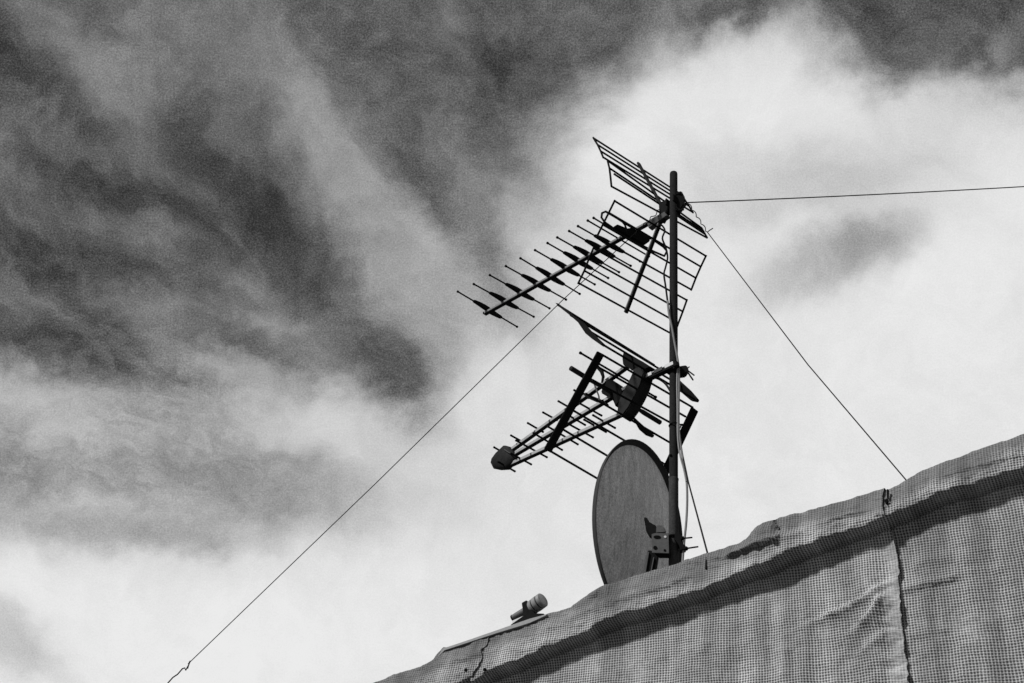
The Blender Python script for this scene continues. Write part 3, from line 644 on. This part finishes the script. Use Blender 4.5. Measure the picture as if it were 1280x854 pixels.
# ------------------------------------------------------------------ dish
dc = slant(800, 664.5, 6.36); daz, del_ = R(-52.86), R(5.17)
dn = Vector((math.sin(daz) * math.cos(del_), math.cos(daz) * math.cos(del_), math.sin(del_)))
du = dn.cross(Vector((0, 0, 1))).normalized(); dv = du.cross(dn).normalized()
ra, rb = 0.4462 * 6.36 / 6.25, 0.4462 * 1.0818 * 6.36 / 6.25
dish = empty('satellite_dish', dc - dn * 0.1, 'oval satellite dish seen from its streaked back, clamped low on the mast', 'satellite dish')
bm = bmesh.new(); DEP = 0.070; NR, NS = 18, 72
def dpt(k, a, back): return dc + du * (ra * k * math.cos(a)) + dv * (rb * k * math.sin(a)) - dn * (back - 0.016)
prev = None; ctr = bm.verts.new(dpt(0, 0, DEP + 0.0))
prof = [(i / NR * 0.952, DEP * (1 - (i / NR) ** 2)) for i in range(1, NR + 1)]
for k, b_ in prof:
    ring = [bm.verts.new(dpt(k, 2 * math.pi * j / NS, b_)) for j in range(NS)]
    for j in range(NS):
        if prev is None: bm.faces.new((ctr, ring[j], ring[(j + 1) % NS]))
        else: bm.faces.new((prev[j], ring[j], ring[(j + 1) % NS], prev[(j + 1) % NS]))
    prev = ring
bmesh.ops.recalc_face_normals(bm, faces=bm.faces)
bmesh.ops.solidify(bm, geom=bm.faces[:], thickness=0.003)
finish('reflector', bm, M_DISH, dish, angle=60)
bm = bmesh.new(); rimp = [(0.940, 0.006), (0.955, 0.004), (0.978, 0.016), (0.994, 0.028), (1.0, 0.027), (1.0, 0.023), (0.986, 0.010), (0.960, -0.006), (0.942, -0.002)]; rr = []
for k, b_ in rimp: rr.append([bm.verts.new(dpt(k, 2 * math.pi * j / NS, b_)) for j in range(NS)])
for i in range(len(rr)):
    a, b_ = rr[i], rr[(i + 1) % len(rr)]
    for j in range(NS): bm.faces.new((a[j], a[(j + 1) % NS], b_[(j + 1) % NS], b_[j]))
finish('rim', bm, M_DISHRIM, dish, angle=70)
bk = -dn                                            # the way the back of the dish faces
def dp(x, y, out): return on_plane(x, y, dc + bk * (DEP + out), VH)
def dslab(name, px, depth_pt, th, mat, bev=0.003):
    bm = bmesh.new(); slab(bm, [on_plane(x, y, depth_pt, VH) for x, y in px], VH * th, bev); return finish(name, bm, mat, dish, smooth=False)
near = MB - VH * 0.03
dslab('cradle', [(805, 648), (809, 648.5), (811.5, 655), (819.5, 658), (822, 663), (823, 672), (813, 672), (808, 664)], near, 0.03, M_DARK)
dslab('pivot_knob', [(820.5, 659), (826, 657.5), (830, 660), (832.5, 664.5), (832, 667.5), (820, 668)], near - VH * 0.01, 0.03, M_BRACKET, 0.004)
pl = dslab('clamp_plate', [(814.5, 668), (819, 666.8), (835.8, 667), (836.4, 692.2), (815, 691.5)], near - VH * 0.02, 0.008, M_BRACKET, 0.001)
for x, y, w, h, m in ((821.5, 671.5, 4.6, 2.2, M_BLACK), (831.5, 671.2, 1.6, 1.6, M_LABEL), (819, 684.8, 2.5, 2.5, M_BLACK), (831, 688, 1.5, 1.5, M_BLACK)):
    bm = bmesh.new(); cc = on_plane(x, y, near - VH * 0.0245, VH); k = 6.0 / 1500
    slab(bm, [cc + Vector((VH.y, -VH.x, 0)) * (w * k * math.cos(t)) + Vector((0, 0, 1)) * (h * k * math.sin(t)) for t in [i * math.pi / 5 for i in range(10)]], VH * 0.004)
    finish('bolt_hole', bm, m, pl, smooth=False)
fa = dslab('feed_arm', [(810, 690), (818, 692), (824, 692), (818, 728), (803, 732)], near + VH * 0.03, 0.05, M_DARK)
dslab('arm_flange', [(809, 690), (811.5, 690.5), (805, 730), (802, 731)], near + VH * 0.0, 0.008, M_BRACKET, 0.001)
dslab('arm_flange', [(816.5, 697), (818, 697), (812, 728), (810.5, 729)], near + VH * 0.0, 0.008, M_BRACKET, 0.001)
dslab('arm_brace', [(818, 691.5), (836, 692), (836.5, 697), (824, 697), (822, 694)], near, 0.02, M_DARK, 0.002)
bm = bmesh.new(); zc = mastp(842, 672).z
pts = [Vector((MB.x, MB.y, zc - 0.05 * t)) + (Vector((VH.y, -VH.x, 0)) * math.cos(a) - VH * math.sin(a)) * 0.031 for t, a in ((0.9, 2.9), (0.2, 2.5), (0.0, 2.1), (0.0, 1.6), (0.1, 1.1), (0.3, 0.6), (0.6, 0.1), (0.9, -0.3))]
tube(bm, pts, 0.006, 8); finish('u_bolt', bm, M_DARK, dish)
for poly in (((843.5, 669), (845, 667.5), (849, 668), (850, 671.5), (853, 672), (853, 675.5), (850, 676), (852.5, 683), (856.5, 682.5), (857.5, 688.5), (850, 690), (849.5, 684), (843, 676)),):
    dslab('clamp_jaw', poly, MB - VH * 0.02, 0.04, M_DARK, 0.002)
for x0, y0, x1, y1 in ((852, 673.3, 865, 672), (856, 686, 872.6, 683.5)):
    bm = bmesh.new(); a, b_ = mastp(x0, y0, 0.02), mastp(x1, y1, 0.06); tube(bm, [a, b_], 0.0042, 8); finish('clamp_bolt', bm, M_DARK, dish)
    bm = bmesh.new(); d = (b_ - a).normalized(); lathe(bm, a, d, [(0, 0.011), (0.012, 0.011), (0.018, 0.006)], 6); finish('nut', bm, M_DARK, dish)

# ------------------------------------------------------------------ guy wires and cables
def sag(p, q, n, s): return [p.lerp(q, i / n) - Vector((0, 0, s * 4 * (i / n) * (1 - i / n))) for i in range(n + 1)]
def twist(p, q, n, amp, turns):
    d = (q - p); u, v = frame(d); return [p + d * (i / n) + (u * math.cos(turns * 6.283 * i / n) + v * math.sin(turns * 6.283 * i / n)) * amp for i in range(n + 1)]
WR = 0.0032
g1 = empty('guy_wire', mastp(826, 261), 'long taut wire running from the mast down past the sky to the lower left corner', 'wire')
pA = mastp(826, 261, -0.05); pEnd = slant(211, 853, 7.6); pMid = None
kn = pA.lerp(pEnd, (Vector((235 - 826, 828 - 261)).length / Vector((211 - 826, 853 - 261)).length))
bm = bmesh.new(); k0 = mastp(236, 829); 
# straight run to the knot, found on the plane through the mast and the wire's own foot
nrm = (pEnd - pA).cross(Vector((0, 0, 1))).normalized()
wpt = lambda x, y: on_plane(x, y, pA, nrm)
tube(bm, [wpt(800, 286), wpt(703, 375.5), wpt(470, 604), wpt(235, 830)], WR * 0.85, 6); finish('wire', bm, M_WIRE, g1)
bm = bmesh.new(); tube(bm, twist(wpt(826, 261), wpt(792, 294), 36, 0.007, 4), WR * 0.9, 6); finish('twisted_end', bm, M_WIRE, g1)
bm = bmesh.new(); tube(bm, [wpt(238, 826), wpt(235.5, 832), wpt(232, 838), wpt(231, 835), wpt(228, 836), wpt(222, 843), wpt(216, 847), wpt(208, 856), wpt(120, 940)], WR * 1.2, 6); finish('knot', bm, M_WIRE, g1)
bm = bmesh.new(); tube(bm, [wpt(237, 827), wpt(234.5, 836)], WR * 1.1, 6); finish('wire_tail', bm, M_WIRE, g1)
o = empty('guy_wire', mastp(866, 253), 'thin wire running almost level from the mast top to the right edge of the photo', 'wire')
bm = bmesh.new(); pr = slant(1500, 219, 10.5); tube(bm, sag(mastp(857, 253.4, -0.02), pr, 16, 0.02), WR * 1.15, 6); finish('wire', bm, M_WIRE, o)
o = empty('guy_wire', mastp(866, 262), 'taut wire from the mast top down to the wall edge on the right', 'wire')
pw = wallp(1132.5, 600, -0.03); pt = mastp(862, 256, 0.0)
nrm = (pw - pt).cross(Vector((0, 0, 1))).normalized(); wq = lambda x, y: on_plane(x, y, pt, nrm)
bm = bmesh.new(); tube(bm, [wq(884, 290), wq(1010, 456), pw, pw + (pw - wq(1010, 456)).normalized() * 0.03], WR * 0.85, 6); finish('wire', bm, M_WIRE, o)
bm = bmesh.new(); tube(bm, twist(wq(861, 255), wq(884, 290), 40, 0.005, 4), WR * 0.9, 6); finish('twisted_end', bm, M_WIRE, o)
bm = bmesh.new(); tube(bm, [wq(884, 290.5), wq(887, 288), wq(891, 285.5)], WR * 1.0, 6); finish('wire_tail', bm, M_WIRE, o)

def smooth_path(pts, n=5):
    out = []; P_ = [pts[0]] + pts + [pts[-1]]
    for i in range(1, len(P_) - 2):
        for k in range(n):
            t = k / n; a, b_, c, d = P_[i - 1], P_[i], P_[i + 1], P_[i + 2]
            out.append(0.5 * ((2 * b_) + (c - a) * t + (2 * a - 5 * b_ + 4 * c - d) * t * t + (3 * b_ - a - 3 * c + d) * t ** 3))
    out.append(pts[-1]); return out
def cable(name, px, r, mat, label, offs=None):
    offs = offs or [0.034] * len(px)
    bm = bmesh.new(); tube(bm, smooth_path([mastp(x, y, f) for (x, y), f in zip(px, offs)]), r, 8)
    return tag(finish(name, bm, mat), label, 'cable')
cable('coaxial_cable', [(820, 283), (826, 281), (831, 288), (828, 298), (832, 309), (834.5, 322), (832, 334), (830, 343), (832, 358), (834.5, 377)], 0.0055, M_CABLE, 'dark cable hanging in a loop from the upper aerial beside the mast', [-.1, -.06, 0, 0, 0, 0, 0, 0, .02, .035])
cable('coaxial_cable', [(834.5, 376), (836, 392), (840, 410), (843.5, 430), (846.5, 446), (848.5, 462), (848.8, 480), (848.3, 510), (848.8, 540), (853, 570), (857.5, 595), (859, 620), (858, 650), (855, 680), (853, 705)], 0.0060, M_PALECABLE, 'pale cable strapped to the mast side and bowing out low down',
      [.036, .036, .036, .034, .03] + [.026] * 10)
cable('coaxial_cable', [(847, 455), (846.3, 480), (846.8, 510), (847.2, 545), (849.8, 568), (854.5, 586), (857.8, 602)], 0.0045, M_LIGHTGREY, 'thin grey cable running close against the right side of the mast', [.03] * 7)
cable('coaxial_cable', [(790, 462), (800, 464), (812, 470), (824, 474), (832, 480), (838, 489)], 0.0065, M_CABLE, 'short dark cable curving from the lower aerial back to the mast', [-.3, -.25, -.15, -.06, -.03, 0.0])
bm = bmesh.new(); q0 = mastp(850, 552, 0.0); w1_, w2_ = wallp(884.5, 692, -0.02), wallp(883, 697, 0.045)
tube(bm, [q0, mastp(852.5, 565), mastp(857, 590).lerp(w1_, 0.15), w1_, wallp(883.5, 692.5, 0.03), wallp(883.4, 696, 0.048), wallp(882.8, 703, 0.058), wallp(882.5, 711, 0.068)], 0.0042, 8)
tag(finish('anchor_cable', bm, M_CABLE), 'thin black line leaving the mast and draped over the wall edge right of it', 'cable')
for zz, nm in ((532.5, 0),):
    c = Vector((MB.x, MB.y, mastp(842, zz).z)); side = Vector((VH.y, -VH.x, 0))
    bm = bmesh.new(); ring = [c + (side * (math.cos(t) * 0.031 + 0.007) + VH * math.sin(t) * 0.033) for t in [i * math.pi / 12 for i in range(24)]]
    tube(bm, ring, 0.0035, 6, closed=True); lathe(bm, c + side * 0.036 - VH * 0.012, side, [(0, .006), (0.016, .006)], 6)
    tag(finish('cable_tie', bm, M_BLACK), 'black strap holding the cables to the mast above the dish', 'cable tie')

# ------------------------------------------------------------------ small cylinder on the wall top
fd = -0.03
def fp(x, y, d=fd): return wallp(x, y, d)
fit = empty('lamp_fitting', fp(660, 775), 'small pale cylinder with a ribbed head in a dark clamp on the wall top', 'fitting')
pa, pb = fp(640.3, 772.8), fp(661, 761.6); ax = (pb - pa).normalized(); L = (pb - pa).length; kx = 5.6 / 1500
bm = bmesh.new(); lathe(bm, pa, ax, [(0, 0.010), (0.003, 0.0135), (L * 0.9, 0.0185), (L, 0.0185)], 24); finish('barrel', bm, material('barrel_paint', 0.11, 0.5, 0, 0.3, 40, 0.2), fit)
bm = bmesh.new(); lathe(bm, pa - ax * 0.003, ax, [(0, 0.012), (0.004, 0.0145), (0.007, 0.0145), (0.008, 0.013)], 24); finish('end_cap', bm, M_DARK, fit)
h0 = fp(664.5, 760); h1 = fp(680.5, 751.8); hx = (Vector(h1) - Vector(h0)).normalized(); hx = (hx - WN * -0.25).normalized(); HL = (h1 - h0).length * 0.93
bm = bmesh.new(); lathe(bm, h0 - hx * 0.012, hx, [(0, 0.018), (0.010, 0.019), (0.012, 0.030), (0.016, 0.0325), (HL * 0.50, 0.0325), (HL * 0.53, 0.028), (HL * 0.60, 0.028), (HL * 0.63, 0.0335), (HL * 0.95, 0.0335), (HL * 0.98, 0.028), (HL * 1.05, 0.028), (HL * 1.08, 0.0335), (HL * 1.3, 0.0330), (HL * 1.34, 0.030), (HL * 1.34, 0.025), (HL * 1.28, 0.024)], 28)
finish('ribbed_head', bm, material('head_paint', 0.24, 0.5, 0, 0.4, 40, 0.3), fit, angle=50)
for t0, t1 in ((0.50, 0.62), (0.96, 1.07)):
    bm = bmesh.new(); lathe(bm, h0 - hx * 0.012, hx, [(HL * t0, 0.022), (HL * t0 + 0.0005, 0.0292), (HL * t1 - 0.0005, 0.0292), (HL * t1, 0.022)], 28); finish('groove_ring', bm, M_DARK, fit)
bm = bmesh.new(); slab(bm, [fp(x, y) for x, y in ((655, 756), (661.5, 752.5), (662, 759), (665, 763), (670, 766.5), (671, 770), (682, 769.3), (681, 771), (665, 774.5), (657.5, 776), (657, 768))], WN * 0.05, 0.003); finish('clamp_bracket', bm, M_DARK, fit, smooth=False)
bm = bmesh.new(); slab(bm, [fp(x, y, 0.01) for x, y in ((640.6, 782.5), (641, 776.5), (657, 769.5), (660, 771), (641, 783.5))], WN * 0.012, 0.001); finish('base_flap', bm, M_LABEL, fit, smooth=False)
bm = bmesh.new(); slab(bm, [fp(x, y, 0.0) for x, y in ((641, 783), (658, 771), (682, 769), (681, 771.5), (664, 775.5), (642, 785))], WN * 0.04, 0.001); finish('base_plate', bm, M_DARK, fit, smooth=False)

# eyelet with its cord in the right seam
ey = wallp(1108, 627, 0.115)
bm = bmesh.new()
for dd_, poly in ((0.064, ((1108.8, 612), (1110.9, 612.5), (1110.6, 624), (1109.0, 623.5))), (0.072, ((1106.2, 626), (1108.5, 623.5), (1110.8, 625.3), (1110.2, 628.5), (1108.4, 631), (1106.6, 629)))):
    slab(bm, [wallp(x, y, dd_) for x, y in poly], WN * 0.012, 0.001)
tag(finish('tie_cord', bm, M_BLACK, smooth=False), 'dark knotted cord tying the sheets at the top of the right seam', 'cord')
for i, (x, y) in enumerate(((583, 838), (606.5, 837.5))):
    bm = bmesh.new(); lathe(bm, wallp(x, y, 0.125), WN, [(0, 0.007), (0.006, 0.0075), (0.008, 0.004)], 10)
    tag(finish('rivet', bm, M_BLACK), ('left' if i == 0 else 'right') + ' one of two small dark fixings at the foot of the left patch', 'fixing', 'dark fixings on the left patch')
